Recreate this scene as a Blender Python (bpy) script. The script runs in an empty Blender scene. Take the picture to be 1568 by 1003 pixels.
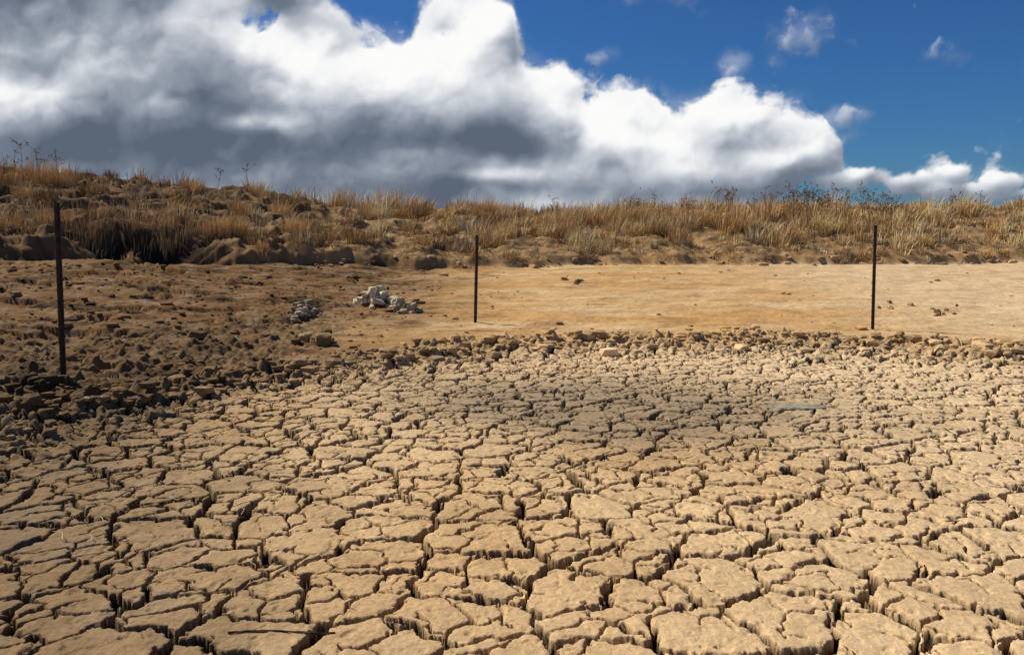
import bpy, math, numpy as np
from mathutils import Vector
import bmesh
rng = np.random.default_rng(7)
scene = bpy.context.scene

# ---------------------------------------------------------------- noise
P = np.random.default_rng(3).permutation(256).astype(np.int64)
P2 = np.concatenate([P, P])
GA = np.random.default_rng(4).uniform(0, 2*np.pi, 256)
GX, GY = np.cos(GA), np.sin(GA)
R1 = np.random.default_rng(5).random(256); R2 = np.random.default_rng(6).random(256)
def hsh(ix, iy, s=0):
    return P2[(P2[(ix + s*17) & 255] + iy + s*31) & 255]
def perlin(x, y, s=0):
    ix = np.floor(x).astype(np.int64); iy = np.floor(y).astype(np.int64)
    fx = x-ix; fy = y-iy
    u = fx*fx*fx*(fx*(fx*6-15)+10); v = fy*fy*fy*(fy*(fy*6-15)+10)
    def g(a, b):
        h = hsh(ix+a, iy+b, s)
        return GX[h]*(fx-a)+GY[h]*(fy-b)
    n0 = g(0,0); n1 = g(1,0); n0 = n0+(n1-n0)*u
    m0 = g(0,1); m1 = g(1,1); m0 = m0+(m1-m0)*u
    return (n0+(m0-n0)*v)*1.5
def fbm(x, y, o=4, s=0, gain=.5):
    t = np.zeros_like(x); a = 1.0; tot = 0; f = 1.0
    for i in range(o):
        t += a*perlin(x*f+i*13.7, y*f-i*7.3, s+i); tot += a; a *= gain; f *= 2.03
    return t/tot
def worley(x, y, s=0, jit=.85, edges=True):
    ix = np.floor(x).astype(np.int64); iy = np.floor(y).astype(np.int64)
    best = np.full(x.shape, 1e9); bx = np.zeros_like(x); by = np.zeros_like(x); bid = np.zeros(x.shape, np.int64)
    for a in (-1,0,1):
        for b in (-1,0,1):
            h = hsh(ix+a, iy+b, s)
            px = ix+a+.5+(R1[h]-.5)*jit - x; py = iy+b+.5+(R2[h]-.5)*jit - y
            d = px*px+py*py; m = d < best
            best = np.where(m, d, best); bx = np.where(m, px, bx); by = np.where(m, py, by); bid = np.where(m, h, bid)
    if not edges: return np.sqrt(best), None, bid, bx, by
    e = np.full(x.shape, 1e9)
    for a in (-2,-1,0,1,2):
        for b in (-2,-1,0,1,2):
            h = hsh(ix+a, iy+b, s)
            px = ix+a+.5+(R1[h]-.5)*jit - x; py = iy+b+.5+(R2[h]-.5)*jit - y
            dx = px-bx; dy = py-by; L = np.sqrt(dx*dx+dy*dy)
            d = np.where(L > 1e-5, (.5*(px+bx)*dx+.5*(py+by)*dy)/np.maximum(L,1e-6), 1e9)
            e = np.minimum(e, d)
    return np.sqrt(best), e, bid, bx, by
def ss(a, b, x):
    t = np.clip((x-a)/(b-a), 0, 1); return t*t*(3-2*t)

# ---------------------------------------------------------------- terrain
def pan_edge(x):
    return np.interp(x, [-14,-6,-4.2,-3.2,-2.4,-1,0.2,3,5.5,9,14], [2.5,4.2,5.2,6.5,7.8,9.0,9.7,10.0,9.2,8.8,8.6])
def bank_foot(x):
    return np.interp(x, [-26,-13,-9,-4,2,20], [16.2,17.2,18,19.8,21.2,22.3]) + 0.9*fbm(x*.35, x*0+2.2, 3, 11) + .2*fbm(x*1.1, x*0+5.2, 3, 14)
def crest_z(x):
    return np.interp(x, [-30,-19,-15,-10,-6,-2,3,9,16,30], [3.3,3.25,2.95,2.5,1.97,1.82,1.85,1.95,2.0,2.0]) + .12*fbm(x*.3, x*0+9., 3, 21)
def bank_t(x, y):
    return (y-bank_foot(x))/7.5
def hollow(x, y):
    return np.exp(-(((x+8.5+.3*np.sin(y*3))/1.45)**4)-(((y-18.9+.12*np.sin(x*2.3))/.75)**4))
def base_z(x, y):
    z = np.interp(y, [0,9,12,16,21,60], [0,0,.05,.17,.42,.42])
    z = z + .16*ss(-2.6,-4.2,x)*ss(4.6,7.2,y) + .3*ss(-4,-9,x)*ss(10,17,y)
    t = bank_t(x, y)
    hgt = crest_z(x)-z
    sa = .10+.07*fbm(x*.6,x*0+3.3,3,17)
    scarp = sa*ss(0,.035+.02*perlin(x*.9,y*.4,18),t)
    tt = np.clip(t,0,1)
    prof = scarp+(1-sa)*(tt*(1.35-.35*tt))
    back = 1-.45*ss(1.05,3.5,t)
    z = z+hgt*np.where(t>0, prof, 0)*back
    onb = ss(-.02,.08,t)*(1-.7*ss(1.0,1.6,t))
    far = 1-ss(60,200,np.abs(y))
    left = ss(0,-8,x)
    z = z + onb*far*((.20+.2*left)*fbm(x*.45, y*.8, 4, 31) + .10*(1-2*np.abs(fbm(x*.8+3, y*1.5, 4, 37)))*(.6+left))
    q = z*3.2+1.5*fbm(x*.5,y*.5,4,39); fr = q-np.floor(q)
    z = z + onb*far*(.07+.14*left)*(ss(.35,.6,fr)-fr)
    z = z + onb*far*((.10+.05*left)*fbm(x*2.1,y*2.3,4,47,.62))
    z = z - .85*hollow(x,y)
    fl = (1-onb)*ss(9.5,12.5,y)
    fl = np.maximum(fl, ss(-2.0,-4.0,x)*ss(4,7,y)*(1-onb))
    lf = ss(-.5,-5,x)
    z = z + fl*far*((.06+.05*lf)*fbm(x*.8, y*1.3, 4, 41)+(.020+.028*lf)*fbm(x*3.2,y*3.9,4,45,.65))
    z = z - .10*fl*far*lf*ss(.04,.14,fbm(x*.45+2,y*1.5,5,49,.6))
    return z

def crackfield(x, y):
    pe = pan_edge(x)+.55*fbm(x*.7, y*.7, 3, 51)
    inside = 1-ss(-1.0, .4, y-pe)
    c = .15
    wx = x + .06*fbm(x*2.2, y*2.2, 3, 61)+.030*perlin(x*9, y*9, 62)+.014*perlin(x*24, y*24, 63)+.006*perlin(x*60,y*60,64)
    wy = y + .06*fbm(x*2.2+9, y*2.2, 3, 71)+.030*perlin(x*9, y*9, 72)+.014*perlin(x*24, y*24, 73)+.006*perlin(x*60,y*60,74)
    U = wy + c*(wy*wy-wx*wx)/2; V = wx + c*wx*wy
    sc = np.sqrt((1+c*wy)**2+(c*wx)**2)
    k = 1/.53
    F, e, bid, bx, by = worley(U*k, V*k*.9, 1, .95)
    e = e/k/sc
    k2 = 1/.31
    F2, e2, bid2, bx2, by2 = worley(U*k2+5.3, V*k2+2.1, 2, .95)
    e2 = e2/k2/sc
    n = fbm(x*1.3, y*1.3, 3, 81)
    fade = 1.0-.12*ss(4,9,y)
    fine = fbm(x*14,y*14,3,83)
    w1 = (.0100+.018*np.clip(n+.12,-.35,1)+.007*fine)*fade
    n2 = fbm(x*2.7+4, y*2.7, 3, 85)
    w2 = np.clip((.0036+.011*n2*1.5+.004*fine)*fade, 0, 1)
    g1 = 1-ss(w1*.8, w1*1.1+.002, e)
    g2 = (1-ss(w2*.8, w2*1.1+.002, e2))*ss(.0004,.003,w2)
    vn = ss(.10,.32,fbm(x*4.6, y*4.6, 3, 91))
    g3 = (1-ss(.022,.029,e+.008*fine))*vn*fade
    crack = np.maximum(np.maximum(g1, g2*.8), g3)*inside
    em = np.minimum(e-w1, np.where(w2>.0005, e2-w2, 1))
    should = -.005*np.exp(-np.clip(em,0,1)/.006)*(1+1.8*fine)-.001*np.exp(-np.clip(em,0,1)/.035)
    tilt = ((R1[bid]-.5)*.007*by + (R2[bid]-.5)*.007*bx + (R1[bid2]-.5)*.005 + (R2[bid]-.5)*.008)
    rough = .005*fbm(x*5, y*5, 3, 95)+.0035*fbm(x*22, y*22, 3, 97)
    pit = -.008*ss(.2,.5,fbm(x*12,y*12,3,99))
    z = inside*(should+tilt+rough+pit) - crack*(.078)
    dd = y-pe
    band = np.exp(-((dd-.0)/.9)**2)
    band = np.maximum(band, .85*ss(-1.8,-3.2,x)*ss(-2.6,-.5,dd)*(1-ss(3,8,dd)))
    rim = np.exp(-((dd-.25)/.45)**2)*(.7+.6*fbm(x*1.3,y*1.3,2,53))
    Fb, _, ib, _, _ = worley(x*6+.5*perlin(x*9,y*9,5), y*6, 5, .95, False)
    Fc, _, ic, _, _ = worley(x*14, y*14, 6, .95, False)
    z = z + band*(.15*R1[ib]**1.5*np.clip(.75-Fb,0,1)+.06*np.clip(.7-Fc,0,1)*R2[ic]+.02)+rim*(.05+.10*R1[ib]*np.clip(.8-Fb,0,1))
    z = z + (1-inside)*(.014*fbm(x*7,y*7,4,98,.65))
    return z, crack, band, inside

def lerp(a, b, t): return a+(b-a)*t[:,None]
def ground_colour(x, y, crack, band, inside):
    N = len(x)
    C = lambda r,g,b: np.tile(np.array([r,g,b]),(N,1))
    n1 = fbm(x*.5, y*.5, 4, 101); n2 = fbm(x*2.3, y*2.3, 4, 103); n3 = fbm(x*.16,y*.9,4,105); n4=fbm(x*1.0,y*2.0,5,109,.6); n5=fbm(x*.4,y*1.6,5,113,.65)
    pan = lerp(C(.67,.465,.25), C(.54,.345,.165), ss(-.4,.4,n1))
    far = ss(5.6,9.0,y)*ss(-2,1,x)
    pan = lerp(pan, C(.76,.56,.335), far*.75)
    pan = lerp(pan, C(.74,.55,.33), ss(.8,3.2,x)*.65)
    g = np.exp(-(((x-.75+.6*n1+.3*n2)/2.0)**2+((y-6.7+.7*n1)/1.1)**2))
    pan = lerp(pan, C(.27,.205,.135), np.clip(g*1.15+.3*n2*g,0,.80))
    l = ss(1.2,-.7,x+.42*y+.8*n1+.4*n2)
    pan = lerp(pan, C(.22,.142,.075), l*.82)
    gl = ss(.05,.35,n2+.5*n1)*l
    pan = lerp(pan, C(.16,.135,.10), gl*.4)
    floor = lerp(C(.52,.30,.115), C(.58,.385,.185), ss(-.3,.3,n3))
    floor = lerp(floor, C(.68,.51,.31), ss(3.5,9,x+1.2*n1)*.7)
    floor = lerp(floor, C(.34,.19,.075), ss(.02,.35,n4)*.6*(1-.4*ss(3,7,x)))
    floor = lerp(floor, C(.66,.50,.30), ss(.08,.3,n5)*.55)
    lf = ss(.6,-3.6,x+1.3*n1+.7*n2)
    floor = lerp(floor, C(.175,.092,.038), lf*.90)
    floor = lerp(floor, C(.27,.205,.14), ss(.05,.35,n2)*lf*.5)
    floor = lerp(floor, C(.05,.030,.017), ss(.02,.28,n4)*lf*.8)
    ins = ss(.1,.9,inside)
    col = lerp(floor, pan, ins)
    col = lerp(col, lerp(C(.48,.33,.17),C(.16,.105,.055),lf), band*.6)
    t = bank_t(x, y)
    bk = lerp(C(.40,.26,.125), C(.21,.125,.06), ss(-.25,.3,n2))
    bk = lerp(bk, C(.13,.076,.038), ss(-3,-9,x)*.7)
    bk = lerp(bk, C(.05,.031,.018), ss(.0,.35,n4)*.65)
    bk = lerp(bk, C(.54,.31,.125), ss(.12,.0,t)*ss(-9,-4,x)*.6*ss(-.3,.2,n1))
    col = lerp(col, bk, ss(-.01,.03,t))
    sp = fbm(x*14,y*14,2,107)
    col = col*(1+.24*n2+.18*sp)[:,None]
    col = lerp(col, C(.03,.019,.012), np.clip(hollow(x,y)*1.8,0,.97))  # shade inside the bank hollow painted into the soil colour
    col = lerp(col, C(.03,.019,.011), ss(.02,.38,crack)*.96)  # darker soil at depth, plus crack shade painted down the walls
    return np.clip(col, .01, .8)

def new_mesh(name, V, F_idx, F_sizes, cols=None, smooth=True, mat=None):
    me = bpy.data.meshes.new(name)
    me.vertices.add(len(V)); me.vertices.foreach_set("co", V.astype(np.float32).ravel())
    me.loops.add(len(F_idx)); me.loops.foreach_set("vertex_index", F_idx.astype(np.int32))
    me.polygons.add(len(F_sizes))
    st = np.concatenate([[0], np.cumsum(F_sizes)[:-1]]).astype(np.int32)
    me.polygons.foreach_set("loop_start", st)
    me.polygons.foreach_set("loop_total", F_sizes.astype(np.int32))
    me.polygons.foreach_set("use_smooth", np.full(len(F_sizes), smooth))
    me.update(calc_edges=True)
    if cols is not None:
        a = me.color_attributes.new("Col", 'FLOAT_COLOR', 'POINT')
        if cols.shape[1] == 3: cols = np.hstack([cols, np.ones((len(cols),1))])
        a.data.foreach_set("color", cols.astype(np.float32).ravel())
    ob = bpy.data.objects.new(name, me); scene.collection.objects.link(ob)
    if mat: me.materials.append(mat)
    return ob

# ---------------------------------------------------------------- materials
def col_material(name, rough=.95, noise_scale=40., amt=.25, bump=.3, bdist=.01, transl=0):
    m = bpy.data.materials.new(name); m.use_nodes = True
    nt = m.node_tree; bs = nt.nodes["Principled BSDF"]
    at = nt.nodes.new("ShaderNodeVertexColor"); at.layer_name = "Col"
    tc = nt.nodes.new("ShaderNodeTexCoord")
    nz = nt.nodes.new("ShaderNodeTexNoise"); nz.inputs["Scale"].default_value = noise_scale; nz.inputs["Detail"].default_value = 6; nz.inputs["Roughness"].default_value=.7
    nt.links.new(tc.outputs["Object"], nz.inputs["Vector"])
    mr = nt.nodes.new("ShaderNodeMapRange"); mr.inputs[1].default_value=.25; mr.inputs[2].default_value=.75
    mr.inputs[3].default_value = 1-amt; mr.inputs[4].default_value = 1+amt
    nt.links.new(nz.outputs["Fac"], mr.inputs[0])
    vm = nt.nodes.new("ShaderNodeVectorMath"); vm.operation='SCALE'
    nt.links.new(at.outputs["Color"], vm.inputs[0]); nt.links.new(mr.outputs[0], vm.inputs["Scale"])
    nt.links.new(vm.outputs[0], bs.inputs["Base Color"])
    bs.inputs["Roughness"].default_value = rough
    bs.inputs["Specular IOR Level"].default_value = .08
    if bump:
        bp = nt.nodes.new("ShaderNodeBump"); bp.inputs["Strength"].default_value = bump; bp.inputs["Distance"].default_value = bdist
        nt.links.new(nz.outputs["Fac"], bp.inputs["Height"]); nt.links.new(bp.outputs[0], bs.inputs["Normal"])
    return m
mat_ground = col_material("dry_mud", .97, 34., .28, .8, .014)
mat_rock = col_material("clod_soil", .95, 30., .25, .7, .01)
mat_grass = col_material("dry_grass_straw", .8, 6., .15, 0)

# ---------------------------------------------------------------- ground mesh
D = math.radians
th = np.concatenate([np.linspace(D(-180),D(-42),50,endpoint=False), np.linspace(D(-42),D(42),1000,endpoint=False), np.linspace(D(42),D(180),50,endpoint=False)])
rr = np.concatenate([np.geomspace(.3,2.3,40,endpoint=False), np.geomspace(2.3,11.5,900,endpoint=False),
                     np.geomspace(11.5,34,400,endpoint=False), np.geomspace(34,5000,60)])
nt_, nr = len(th), len(rr)
Rg, Tg = np.meshgrid(rr, th, indexing='ij')
X = (Rg*np.sin(Tg)).ravel(); Y = (Rg*np.cos(Tg)).ravel()
Z = base_z(X, Y)
crk = np.zeros_like(X); bnd = np.zeros_like(X); ins = np.zeros_like(X)
m = (np.hypot(X,Y) < 17)
dz, c_, b_, i_ = crackfield(X[m], Y[m])
Z[m] += dz*(1-ss(15.5,17,np.hypot(X[m],Y[m]))); crk[m] = c_; bnd[m] = b_; ins[m] = i_
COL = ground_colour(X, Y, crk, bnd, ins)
V = np.stack([X,Y,Z],1)
ii = np.arange(nr-1)[:,None]*nt_; jj = np.arange(nt_)[None,:]; j2 = (jj+1)%nt_
Q = np.stack([ii+jj, ii+nt_+jj, ii+nt_+j2, ii+j2], -1).reshape(-1,4)[:, ::-1]
V = np.vstack([V, [[0,0,0]]]); COL = np.vstack([COL, COL[:1]])
ctr = len(V)-1
T = np.stack([np.full(nt_,ctr), (np.arange(nt_)+1)%nt_, np.arange(nt_)],1)
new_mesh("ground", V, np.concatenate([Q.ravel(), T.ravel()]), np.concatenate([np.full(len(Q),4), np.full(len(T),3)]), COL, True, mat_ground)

# ---------------------------------------------------------------- rocks / clods
def ico(sub):
    bm = bmesh.new(); bmesh.ops.create_icosphere(bm, subdivisions=sub, radius=1)
    v = np.array([p.co[:] for p in bm.verts]); f = np.array([[q.index for q in p.verts] for p in bm.faces]); bm.free(); return v, f
def rocks(name, pos, size, cols, sub=1, flat=.7, sink=.25, smooth=False, rough=.28):
    v, f = ico(sub); n = len(pos); nv = len(v)
    sc = np.stack([rng.uniform(.7,1.3,n), rng.uniform(.7,1.3,n), rng.uniform(.6,1.,n)*flat],1)*size[:,None]
    nn = rng.normal(0,1,(n,3,3)); 
    disp = 1+rough*np.sin(np.einsum('vk,nmk->nvm', v*1.9, nn)+rng.uniform(0,6,(n,1,3))).sum(-1)/1.5
    disp += rng.normal(0,.07,(n,nv))
    a = rng.uniform(0,6.28,n); ca, sa = np.cos(a), np.sin(a)
    L = v[None]*disp[:,:,None]
    L = np.clip(L, -.78, .78)
    L = L*sc[:,None,:]
    x = L[...,0]*ca[:,None]-L[...,1]*sa[:,None]; y = L[...,0]*sa[:,None]+L[...,1]*ca[:,None]
    W = np.stack([x,y,L[...,2]],-1)+pos[:,None,:]
    W[...,2] += (sc[:,2]*(.75-sink*1.5))[:,None]
    F = (f[None]+np.arange(n)[:,None,None]*nv).reshape(-1,3)
    cc = np.repeat(cols, nv, 0)*rng.uniform(.85,1.1,(n*nv,1))
    return new_mesh(name, W.reshape(-1,3), F.ravel(), np.full(len(F),3), cc, smooth, mat_rock)
def surf(x, y):
    x = np.atleast_1d(np.asarray(x,float)); y = np.atleast_1d(np.asarray(y,float))
    d, c, b, i = crackfield(x, y); r = np.hypot(x,y)
    return base_z(x, y)+d*(1-ss(15.5,17,r)), c, b, i

N = 5200
xs = rng.uniform(-9, 10, N); ys = pan_edge(xs)+.1+rng.normal(0,.45,N)
nl = 2200
xl = rng.uniform(-12,-1.5,nl); yl = rng.uniform(4.5,17,nl)
nf = 260
xf = rng.uniform(-9,12,nf); yf_ = rng.uniform(10,20,nf)
npn = 900
xp = rng.uniform(-5,6,npn); yp = rng.uniform(2.6,9,npn)
px = np.concatenate([xs,xl,xf,xp]); py = np.concatenate([ys,yl,yf_,yp])
sz = np.concatenate([rng.lognormal(-3.5,.6,N), rng.lognormal(-3.8,.65,nl), rng.lognormal(-3.9,.65,nf), rng.lognormal(-5.1,.45,npn)])
keep = (py > 3) & ~((py-pan_edge(px) < -.6) & (sz > .02) & (px>-3)) & (bank_t(px,py)<.05)
px,py,sz = px[keep],py[keep],np.clip(sz[keep],.004,.11)
pz, cc_, bb_, in_ = surf(px,py)
k = cc_ < .3; px,py,pz,sz,bb_,in_ = px[k],py[k],pz[k],sz[k],bb_[k],in_[k]
cb = ground_colour(px,py,np.zeros_like(px),bb_,in_)*rng.uniform(.7,1.25,(len(px),1))
pale = rng.random(len(px))<.015
cb[pale] = np.array([.50,.40,.27])*rng.uniform(.7,1,(pale.sum(),1))
rocks("mud_clods", np.stack([px,py,pz],1), sz, cb, 1)

def pile(name, cx, cy, sx, sy, n, smin, smax, col, stack=0):
    x = cx+rng.normal(0,sx,n); y = cy+rng.normal(0,sy,n)
    s = smin+(smax-smin)*rng.random(n)**1.8
    z,_,_,_ = surf(x,y)
    z = z + stack*np.exp(-(((x-cx)/max(sx,.01))**2+((y-cy)/max(sy,.01))**2))*rng.uniform(.3,1,n)
    cl = np.array(col)[None]*rng.uniform(.45,1.15,(n,1))
    return rocks(name, np.stack([x,y,z],1), s, cl, 2, 1.0, .15, False, .42)
pile("white_rock_pile", -2.40, 14.1, .19, .13, 50, .035, .15, (.74,.62,.43), .32)
pile("white_rock_pile", -1.75, 13.1, .12, .14, 26, .03, .11, (.56,.44,.28), .14)
pile("white_rock_pile", -3.3, 12.5, .17, .28, 32, .03, .12, (.46,.37,.25), .12)
pile("dirt_clod_cluster", -2.42, 9.9, .07, .07, 8, .05, .11, (.42,.28,.14), .04)
pile("dirt_clod_cluster", -4.0, 6.55, .2, .16, 22, .03, .09, (.10,.07,.04), .03)
pile("dirt_clod_cluster", 7.0, 13.4, .45, .35, 14, .03, .08, (.50,.35,.18), .01)
pile("dirt_clod_cluster", 1.4, 17.2, .12, .2, 4, .05, .10, (.42,.28,.14), .0)
pile("dirt_clod_cluster", -3.6, 17.5, .18, .2, 8, .05, .12, (.12,.08,.05), .0)
xr = rng.uniform(-5,22,150); yr = bank_foot(xr)+rng.normal(0.05,.14,150)
rocks("bank_foot_stones", np.stack([xr,yr,base_z(xr,yr)],1), np.clip(rng.lognormal(-2.8,.5,150),.03,.17),
      np.array([.42,.28,.15])*rng.uniform(.5,1.3,(150,1))*(1+.3*ss(4,12,xr))[:,None], 1, .7, .3)

# ---------------------------------------------------------------- grass
def blades(name, tx, ty, th_, tr, nb, cols, bw=.012, lean=.5, z=None):
    idx = np.repeat(np.arange(len(tx)), nb)
    n = len(idx)
    a = rng.uniform(0,2*np.pi,n); q = np.sqrt(rng.random(n))
    rx = tx[idx]+np.cos(a)*q*tr[idx]; ry = ty[idx]+np.sin(a)*q*tr[idx]
    rz = base_z(rx, ry)-.03
    h = th_[idx]*rng.uniform(.45,1.1,n)*(1-.35*q)
    la = a+rng.normal(0,.6,n); ll = h*lean*(q*.8+.2)*rng.uniform(.2,1.2,n)
    wind = .12*h
    f = rng.uniform(0,np.pi,n); w = bw*rng.uniform(.6,1.4,n)*.5
    wx, wy = np.cos(f)*w, np.sin(f)*w
    mx = rx+np.cos(la)*ll*.35+wind*.3; my = ry+np.sin(la)*ll*.35; mz = rz+h*.6
    ex = rx+np.cos(la)*ll+wind; ey = ry+np.sin(la)*ll; ez = rz+h*rng.uniform(.85,1.0,n)
    W = np.stack([np.stack([rx-wx,ry-wy,rz],1), np.stack([rx+wx,ry+wy,rz],1),
                  np.stack([mx+wx*.9,my+wy*.9,mz],1), np.stack([mx-wx*.9,my-wy*.9,mz],1),
                  np.stack([ex+wx*.25,ey+wy*.25,ez],1)],1).reshape(-1,3)
    b = np.arange(n)*5
    F = np.concatenate([np.stack([b,b+1,b+2,b+3],1).ravel(), np.stack([b+3,b+2,b+4],1).ravel()])
    S = np.concatenate([np.full(n,4), np.full(n,3)])
    c = cols[idx]*rng.uniform(.65,1.3,(n,1))
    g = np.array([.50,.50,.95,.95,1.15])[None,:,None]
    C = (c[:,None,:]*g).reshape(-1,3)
    return new_mesh(name, W, F, S, np.clip(C,.01,.85), True, mat_grass)

def straw(n, x=None):
    base = np.array([[.82,.57,.28],[.72,.46,.19],[.52,.32,.14],[.84,.67,.42],[.34,.21,.10],[.44,.38,.22]])
    return base[rng.choice(6, n, p=[.27,.25,.16,.15,.1,.07])]
nT = 13500
tx = rng.uniform(-24, 26, nT); tt = rng.uniform(.0, 1.12, nT); ty = bank_foot(tx)+tt*7.5
dn = fbm(tx*.6, ty*1.0, 3, 201)
left = ss(0,-5,tx)
prob = (.36+3.2*dn)*(1-.64*left)*(.55+.45*ss(0,.3,tt))
prob = np.where((tt>.9)&(tx>-5), prob+.20, prob)
k = rng.random(nT) < prob*.6
k &= hollow(tx,ty)<.1
tx,ty,tt = tx[k],ty[k],tt[k]
hh = rng.lognormal(-.98,.42,len(tx))*(1+1.5*fbm(tx*.6,ty*.6,2,203))
hh = np.clip(hh,.15,1.05)*np.where(tt<.1,.7,1)
nb = rng.integers(28,64,len(tx))
cs = straw(len(tx))*(1-.22*ss(-3,-10,tx))[:,None]*(1+.6*fbm(tx*.9,ty*.9,2,205))[:,None]
blades("dry_grass", tx,ty,hh,hh*.30+.04,nb,cs,.013,.65)
nS = 7000
sx = rng.uniform(-24,26,nS); sy = bank_foot(sx)+rng.uniform(-.02,1.1,nS)*7.5
k = rng.random(nS) < (.45-.33*ss(-1,-6,sx))+.8*fbm(sx*.5,sy*.9,3,207)
k &= hollow(sx,sy)<.1
sx,sy = sx[k],sy[k]
blades("short_dry_grass", sx,sy,rng.uniform(.08,.24,len(sx)),rng.uniform(.08,.22,len(sx)),rng.integers(10,20,len(sx)),straw(len(sx))*.75,.014,1.2)
TP = [(-13.3,22.6,1.1,.5),(-12.6,22.5,.95,.4),(-13.9,22.3,.85,.4),(-8.0,25.0,.95,.25),(-7.6,24.8,.55,.25),(-9.6,24.3,.7,.3),
      (-8.3,19.95,.75,.45),(-9.2,19.95,.55,.5),(-7.4,20.0,.6,.4),(-11.3,19.2,.6,.7),(-10.3,19.5,.6,.6),(-12.3,19.0,.6,.6),(-6.9,19.9,.8,.35),(-4.3,26.6,1.1,.5),(-3.6,26.7,1.15,.5),(-3.0,26.8,.9,.45),
      (-1.8,27.0,.8,.45),(-.9,27.2,.75,.45),(.2,27.6,.65,.5),(5.5,24.8,1.05,.5),(5.1,26,1.15,.5),(6.0,25.6,.95,.45),(4.4,27,.85,.45),(8.4,26.2,1.05,.45),(9.0,26.6,1.1,.5),
      (9.9,26.4,.95,.45),(10.8,27,.95,.5),(7.6,26.8,.95,.5),(3.2,25,.75,.4),(2.2,26.6,.85,.4),(-6.6,23,.7,.35),(-7.5,22.2,.65,.35),(-5.6,20.6,.65,.35),(4.8,22.9,.7,.35),(13,26.5,.9,.5),(6.9,24.2,.95,.4),(1.5,24,.7,.4),(7.9,23.6,.8,.4),(11.7,25.2,.8,.5)]
TP = np.array(TP)
blades("grass_tussocks", TP[:,0],TP[:,1],TP[:,2],TP[:,3],np.full(len(TP),260),np.tile([[.82,.55,.27]],(len(TP),1))*rng.uniform(.75,1.05,(len(TP),1)),.012,.5)

# ---------------------------------------------------------------- dry weeds with seed heads
VV=[];FF=[]; 
def tube(p, q, r0, r1, n=4):
    p=np.array(p);q=np.array(q); d=q-p; d/=np.linalg.norm(d)+1e-9
    u=np.cross(d,[.3,.9,.1]);u/=np.linalg.norm(u);w=np.cross(d,u)
    b=len(VV)
    for c,r in ((p,r0),(q,r1)):
        for i in range(n):
            a=2*np.pi*i/n; VV.append(c+(u*math.cos(a)+w*math.sin(a))*r)
    for i in range(n):
        j=(i+1)%n; FF.append([b+i,b+j,b+n+j,b+n+i])
def knob(c, r):
    b=len(VV); c=np.array(c)
    for o in ((1,0,0),(0,1,0),(-1,0,0),(0,-1,0),(0,0,.8),(0,0,-.8)): VV.append(c+np.array(o)*r*rng.uniform(.7,1.3))
    for i in range(4):
        j=(i+1)%4; FF.append([b+i,b+j,b+4]); FF.append([b+j,b+i,b+5])
def weed(x,y,h):
    z=float(base_z(np.array([x]),np.array([y]))[0])-.03
    top=np.array([x+rng.normal(0,.08),y+rng.normal(0,.05),z+h])
    root=np.array([x,y,z]); tube(root,top,.009,.005)
    for i in range(rng.integers(4,8)):
        t=rng.uniform(.5,1); a=rng.uniform(0,6.28); L=rng.uniform(.08,.24)
        s=root+(top-root)*t; e=s+np.array([math.cos(a)*L,math.sin(a)*L,L*rng.uniform(.6,1.2)]); tube(s,e,.005,.003,3)
        for k in range(rng.integers(3,6)):
            knob(e+rng.normal(0,.028,3),rng.uniform(.012,.026))
    for k in range(4): knob(top+rng.normal(0,.03,3),rng.uniform(.014,.026))
for i in range(60):
    x=rng.normal(9.3,2.0); 
    weed(x, float(bank_foot(np.array([x]))[0])+rng.uniform(3.2,6.8), rng.uniform(.6,1.05))
for i in range(14):
    x=rng.uniform(1,16); weed(x, float(bank_foot(np.array([x]))[0])+rng.uniform(4,6.8), rng.uniform(.5,.85))
for x,y,h in ((-13.4,22.2,1.15),(-13.0,22.3,1.05),(-13.8,22.4,1.1),(-12.8,22.8,1.0),(-15.1,22.5,.8),(-14.8,22.5,.6),(-9.0,24.6,.7),(-8.1,24.7,.7),(15.6,26.8,.9)):
    weed(x,y,h)
V=np.array(VV); idx=[];szs=[]
for f in FF: idx+=f; szs.append(len(f))
new_mesh("dry_weeds", V, np.array(idx), np.array(szs), np.tile([[.17,.105,.055]],(len(V),1))*rng.uniform(.7,1.3,(len(V),1)), False, mat_grass)

# ---------------------------------------------------------------- steel fence posts (Y-section pickets)
mp = bpy.data.materials.new("rusty_steel"); mp.use_nodes=True
nt=mp.node_tree; bs=nt.nodes["Principled BSDF"]
nz=nt.nodes.new("ShaderNodeTexNoise"); nz.inputs["Scale"].default_value=25; nz.inputs["Detail"].default_value=8
tc=nt.nodes.new("ShaderNodeTexCoord"); nt.links.new(tc.outputs["Object"],nz.inputs["Vector"])
cr=nt.nodes.new("ShaderNodeValToRGB"); cr.color_ramp.elements[0].position=.35; cr.color_ramp.elements[0].color=(.012,.010,.009,1)
cr.color_ramp.elements[1].position=.7; cr.color_ramp.elements[1].color=(.06,.03,.018,1)
nt.links.new(nz.outputs["Fac"],cr.inputs[0]); nt.links.new(cr.outputs[0],bs.inputs["Base Color"])
bs.inputs["Roughness"].default_value=.7; bs.inputs["Metallic"].default_value=.2
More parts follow.
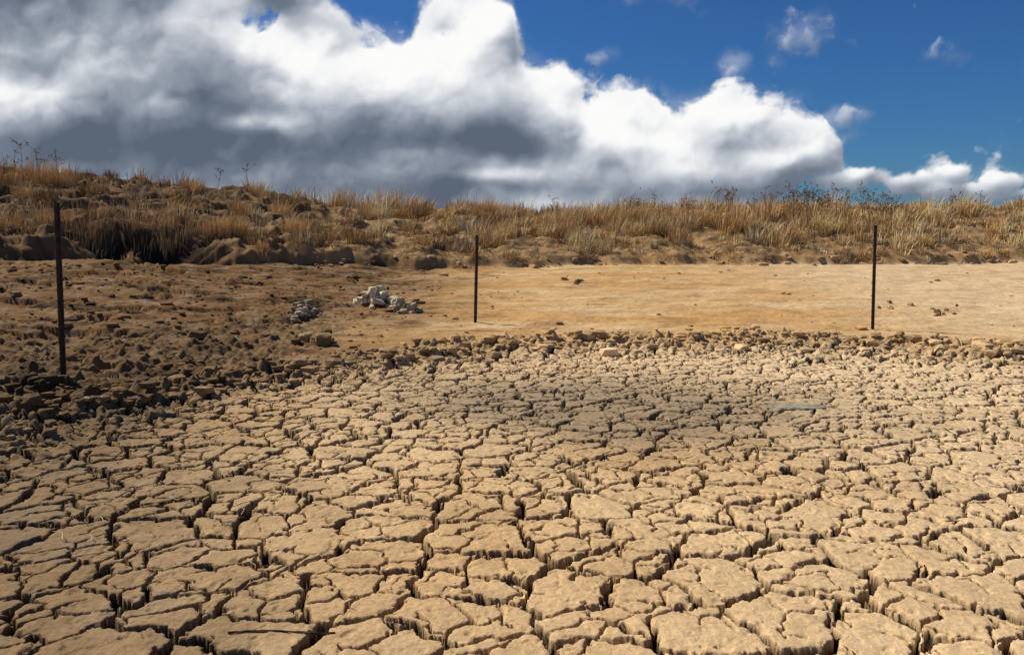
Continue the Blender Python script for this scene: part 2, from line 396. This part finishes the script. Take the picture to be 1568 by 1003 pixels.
def picket(x,y,h,tiltx,rotz):
    bm=bmesh.new(); fl=.027; t=.0042
    prof=[]
    for k in range(3):
        a=math.radians(90+120*k)+rotz; d=(math.cos(a),math.sin(a)); n=(-d[1],d[0])
        prof.append((d[0]*fl+n[0]*-t,d[1]*fl+n[1]*-t)); prof.append((d[0]*fl+n[0]*t,d[1]*fl+n[1]*t))
        b=a+math.radians(60); prof.append((math.cos(b)*t*1.8,math.sin(b)*t*1.8))
    zs=[-.35]; z=0
    while z<h-.12: zs+= [z,z+.04]; z+=.10
    zs+=[h-.02,h]
    prev=None
    for i,z in enumerate(zs):
        s = .78 if z==h else (1.0 if i%2 else .93)
        ring=[bm.verts.new((p[0]*s,p[1]*s,z)) for p in prof]
        if prev:
            for j in range(9): bm.faces.new((prev[j],prev[(j+1)%9],ring[(j+1)%9],ring[j]))
        prev=ring
    bm.faces.new(prev)
    for zc in (h*.45,h*.8):
        for q in range(2):
            ringv=[]
            for i in range(10):
                a=2*math.pi*i/10; c=Vector((math.cos(a)*.026,math.sin(a)*.026,zc+q*.012+.01*math.sin(a)))
                ringv.append([bm.verts.new(c+Vector((math.cos(a)*r,math.sin(a)*r,zz))) for r,zz in ((-.0015,-.002),(.0025,-.002),(.0025,.002),(-.0015,.002))])
            for i in range(10):
                A=ringv[i];B=ringv[(i+1)%10]
                for j in range(4): bm.faces.new((A[j],A[(j+1)%4],B[(j+1)%4],B[j]))
    bmesh.ops.recalc_face_normals(bm,faces=bm.faces)
    me=bpy.data.meshes.new("fence_post"); bm.to_mesh(me); bm.free(); me.materials.append(mp)
    ob=bpy.data.objects.new("fence_post",me); scene.collection.objects.link(ob)
    ob.location=(x,y,float(surf(x,y)[0][0])-.02); ob.rotation_euler=(0,tiltx,0)
picket(-3.94,6.88,1.55,D(2.0),.35)
picket(-.56,12.0,1.34,D(1.5),.9)
picket(5.18,11.35,1.50,D(-1.8),.2)

# ---------------------------------------------------------------- debris
def plank(name, x, y, L, W, H, rz, col, taper=.5, lift=.0):
    bm=bmesh.new(); n=12; prev=None
    for i in range(n+1):
        u=i/n; xx=(u-.5)*L; s=(1-taper*abs(2*u-1)**2.2)*rng.uniform(.85,1.1); yo=.012*math.sin(u*5)
        pr=[(-W/2*s,0),(-W/2*s*.9,H),(0,H*1.15),(W/2*s*.9,H),(W/2*s,0)]
        jt=min(.004,H*.3)
        ring=[bm.verts.new((xx+rng.normal(0,.004),p[0]+yo+rng.normal(0,jt),p[1]+rng.normal(0,jt))) for p in pr]
        if prev:
            for j in range(5): bm.faces.new((prev[j],ring[j],ring[(j+1)%5],prev[(j+1)%5]))
        else: bm.faces.new(ring)
        prev=ring
    bm.faces.new(prev[::-1]); bmesh.ops.recalc_face_normals(bm,faces=bm.faces)
    me=bpy.data.meshes.new(name); bm.to_mesh(me); bm.free()
    a=me.color_attributes.new("Col",'FLOAT_COLOR','POINT')
    for i in range(len(a.data)):
        q=rng.uniform(.8,1.2); a.data[i].color=(col[0]*q,col[1]*q,col[2]*q,1)
    me.materials.append(mat_rock)
    ob=bpy.data.objects.new(name,me); scene.collection.objects.link(ob)
    # rest on the highest ground beneath it
    lx = x+np.linspace(-.45,.45,15)*L; zz = surf(lx, np.full(15,y))[0]
    ob.location=(x,y,float(np.percentile(zz,80))+lift); ob.rotation_euler=(0,0,rz)
plank("fallen_branch", 3.66,10.45,.66,.07,.035,.03,(.06,.04,.026),.8,.0)
plank("weathered_board", 2.40,6.62,.50,.20,.008,.02,(.30,.27,.20),.45,.001)
plank("shadow_line_strip", -.88,2.86,.40,.008,.006,.03,(.07,.05,.035),.3,.0)  # thin dark strip standing in for a cast shadow line
VV.clear();FF.clear()
for i in range(40):
    if i<18: x=rng.normal(-1.9,.35); y=rng.normal(4.0,.4)
    else: x=rng.uniform(-4,4); y=rng.uniform(3,8)
    a=rng.uniform(0,6.28);L=rng.uniform(.06,.16); z=.014
    p=np.array([x,y,z]);m_=p+np.array([math.cos(a)*L*.5,math.sin(a)*L*.5,.01]);q=p+np.array([math.cos(a+.3)*L,math.sin(a+.3)*L,.0])
    tube(p,m_,.0016,.0014,3);tube(m_,q,.0014,.0008,3)
V=np.array(VV); idx=[];szs=[]
for f in FF: idx+=f; szs.append(len(f))
new_mesh("dry_straw", V, np.array(idx), np.array(szs), np.tile([[.6,.5,.34]],(len(V),1)), False, mat_grass)

# ---------------------------------------------------------------- clouds : curved sheet 4 km out
st=.0014
ux=np.arange(-.95,.95,st); vz=np.arange(-.03,.42,st)
Ug,Wg=np.meshgrid(ux,vz,indexing='xy'); shp=Ug.shape
cx=(Ug*1220).ravel(); cy=(Wg*1220).ravel()      # angular chart, 0.047 deg units
wx=cx+26*fbm(cx/150,cy/150,4,301)+13*fbm(cx/38,cy/38,5,303,.62); wy=cy+26*fbm(cx/150+7,cy/150,4,305)+13*fbm(cx/38,cy/38+4,5,307,.62)
def puffs(s,seed):
    F,_,_,_,_=worley(wx/s,wy/s,seed,.9,False); return np.clip(1-F*F*1.1,0,1)
p1=puffs(120,11);p2=puffs(58,12);p3=puffs(28,13);p4=puffs(14,14)
H=.40*p1+.3*p2+.19*p3+.11*p4
fb=fbm(wx/170,wy/170,7,311,.55)
fc=fbm(wx/60,wy/42,6,331,.55)
top=np.interp(cx,[-1220,-784,-500,-330,-285,-262,-235,-200,-150,-135,-90,-40,0,8,20,80,110,175,205,235,255,310,335,370,415,440,470,490,500,520,1220],
                 [560,520,480,420,360,318,282,278,268,310,345,340,300,262,235,218,188,192,182,160,150,165,172,172,175,160,140,100,60,20,20])
e=(top-cy)/50.
d=np.clip(e,-3,1.6)
bot=np.interp(cx,[-1200,380,400,455,500,1200],[-60,-60,40,72,84,90])
d=np.minimum(d,np.clip((cy-bot)/22.,-3,1.6))
def G(x,y,rx,ry): return np.exp(-(((cx-x)/rx)**2+((cy-y)/ry)**2))
def add(x,y,rx,ry,w):
    global d; d=np.maximum(d,-1.1+w*G(x,y,rx,ry)*1.0)
add(520,66,62,16,1.7); add(470,62,40,12,1.5); add(600,58,55,17,1.55); add(665,68,30,15,1.5); add(735,58,36,18,1.7); add(690,48,90,14,1.55); add(640,44,160,10,1.45)
small0=d.copy()
add(418,270,52,42,1.25); add(430,292,26,20,.95); add(395,238,30,24,.95); add(225,332,66,22,1.2); add(140,245,34,16,.9); add(490,155,50,24,1.1); add(650,240,34,14,.75);add(505,130,24,12,.95);add(330,238,36,22,.85)
small=ss(0,.05,d-small0)
d=d-1.1*G(-385,300,50,36)*2.0-1.0*G(-92,272,28,18)*1.7-.9*G(-460,335,70,22)*1.5
dens=d+1.5*(H-.42)+1.15*fb+(.6+.9*small)*fc
alpha=ss(-.12,.45+.8*small,dens)
alpha=alpha*(1-small*.35)
wisp=.55*ss(-.9,.1,d+1.3*fb)*ss(.35,.6,p2*.5+.5*fc+.3)
alpha=np.maximum(alpha,wisp*.45*ss(-1.4,-.2,d))
T2=(np.clip(dens,-.4,2)*.35+.55*H+.25*fb+.18*fc).reshape(shp)
def blur(A,k):
    for ax in (0,1):
        B=np.pad(A,[(k,k) if i==ax else (0,0) for i in (0,1)],mode='edge'); c=np.cumsum(B,axis=ax)
        c=np.concatenate([np.zeros_like(np.take(c,[0],axis=ax)),c],axis=ax)
        n=A.shape[ax]; hi=np.take(c,np.arange(2*k+1,2*k+1+n),axis=ax); lo=np.take(c,np.arange(n),axis=ax)
        A=(hi-lo)/(2*k+1)
    return A
sh=np.zeros(shp)  # relief shading of the puffs, put into the cloud colour
for k,w in ((2,1.0),(6,1.15),(16,1.4)):
    B=blur(T2,k); s=max(1,k)
    gx=(np.roll(B,-s,1)-np.roll(B,s,1)); gz=(np.roll(B,-s,0)-np.roll(B,s,0))
    sh+= w*(gx*.35-gz*.9)
sh=np.tanh(blur(sh,1)*1.3).ravel()*.43
Bm=.45*np.ones_like(cx)  # painted brightness map: lit and shaded parts of the clouds
for x,y,rx,ry,w in ((-310,245,85,45,.40),(-190,240,80,40,.36),(-80,215,95,42,.30),(-45,290,50,45,.34),(-745,192,85,22,.50),(-375,148,80,13,.46),(-590,235,75,30,.16),
                    (135,150,70,34,.34),(60,200,50,26,.36),(180,120,80,16,.28),(340,160,85,26,.34),(420,98,70,16,.34),(-640,82,60,12,.38),(-150,105,60,12,.26),(-30,72,70,9,.32),(250,80,90,12,.22),
                    (-500,300,120,40,.02),(-690,320,170,50,-.26),(-620,130,200,26,-.32),(-420,95,190,36,-.36),(-200,115,170,36,-.36),(-30,130,70,26,-.34),(50,105,60,18,-.26),
                    (-250,50,300,20,-.30),(-700,95,140,26,-.28),(220,45,220,14,-.24),(-200,170,60,20,-.18),(-780,260,60,40,-.12),(600,60,250,40,.22),(420,270,80,60,.16),(-480,190,50,60,-.12),(-450,255,50,30,-.08),
                    (330,112,70,12,-.24),(200,80,60,12,-.14),(-560,60,60,10,.16)):
    Bm+=w*G(x,y,rx,ry)
L=Bm+sh+.32*fb+.22*(H-.45)+.18*fc
L=L+.16*(1-ss(.1,1.1,dens))*ss(90,150,cy)
L=np.clip(L,0,1.12)
rampx=[0,.25,.5,.75,1.0,1.12]
cr_=np.interp(L,rampx,[.105,.165,.31,.58,.90,.97]); cg_=np.interp(L,rampx,[.133,.20,.35,.61,.91,.97]); cb_=np.interp(L,rampx,[.185,.26,.415,.67,.92,.95])
R=4000.
nrm=np.sqrt(Ug.ravel()**2+1+Wg.ravel()**2)
Vc=np.stack([Ug.ravel()/nrm*R,R/nrm,Wg.ravel()/nrm*R+1.55],1)
C4=np.stack([cr_,cg_,cb_,alpha],1)
nyc,nxc=shp
i0=(np.arange(nyc-1)[:,None]*nxc+np.arange(nxc-1)[None,:]).ravel()
Qc=np.stack([i0,i0+1,i0+nxc+1,i0+nxc],1)
am=alpha[Qc].max(1)>.003
Qc=Qc[am]
mc=bpy.data.materials.new("cloud_painted_glow"); mc.use_nodes=True; nt=mc.node_tree; nt.nodes.clear()
at=nt.nodes.new("ShaderNodeAttribute"); at.attribute_name="Col"
em=nt.nodes.new("ShaderNodeEmission"); tr=nt.nodes.new("ShaderNodeBsdfTransparent"); mx=nt.nodes.new("ShaderNodeMixShader"); out=nt.nodes.new("ShaderNodeOutputMaterial")
nt.links.new(at.outputs["Color"],em.inputs[0]); nt.links.new(at.outputs["Alpha"],mx.inputs[0]); nt.links.new(tr.outputs[0],mx.inputs[1]); nt.links.new(em.outputs[0],mx.inputs[2]); nt.links.new(mx.outputs[0],out.inputs[0])  # sheet emits its painted light and shade, unlit by the sun
mc.cycles.emission_sampling='NONE'
new_mesh("clouds",Vc,Qc.ravel(),np.full(len(Qc),4),C4,True,mc)

# ---------------------------------------------------------------- light, sky, camera
s=Vector((-.66,.36,.80)).normalized()
sun=bpy.data.lights.new("sun",'SUN'); sun.energy=5.0; sun.angle=D(.5); sun.color=(1,.92,.77)
so=bpy.data.objects.new("sun",sun); scene.collection.objects.link(so); so.rotation_euler=s.to_track_quat('Z','Y').to_euler()
w=bpy.data.worlds.new("World"); scene.world=w; w.use_nodes=True; nt=w.node_tree
bg=nt.nodes["Background"]; sk=nt.nodes.new("ShaderNodeTexSky"); sk.sky_type='NISHITA'; sk.sun_disc=False
sk.sun_elevation=math.asin(s.z); sk.sun_rotation=math.atan2(s.x,s.y); sk.air_density=1.0; sk.dust_density=.2; sk.ozone_density=3.0
mu=nt.nodes.new("ShaderNodeMix"); mu.data_type='RGBA'; mu.blend_type='MULTIPLY'; mu.inputs[0].default_value=1
mu.inputs[7].default_value=(.24,.52,.90,1)
nt.links.new(sk.outputs[0],mu.inputs[6]); nt.links.new(mu.outputs[2],bg.inputs[0]); bg.inputs[1].default_value=.072
cam=bpy.data.cameras.new("camera"); co=bpy.data.objects.new("camera",cam); scene.collection.objects.link(co)
co.location=(0,0,1.55); co.rotation_euler=(D(82.5),0,0); cam.lens=28; cam.sensor_width=36; cam.clip_end=12000; cam.clip_start=.05
scene.camera=co
scene.view_settings.view_transform='Standard'; scene.view_settings.look='None'; scene.view_settings.exposure=0
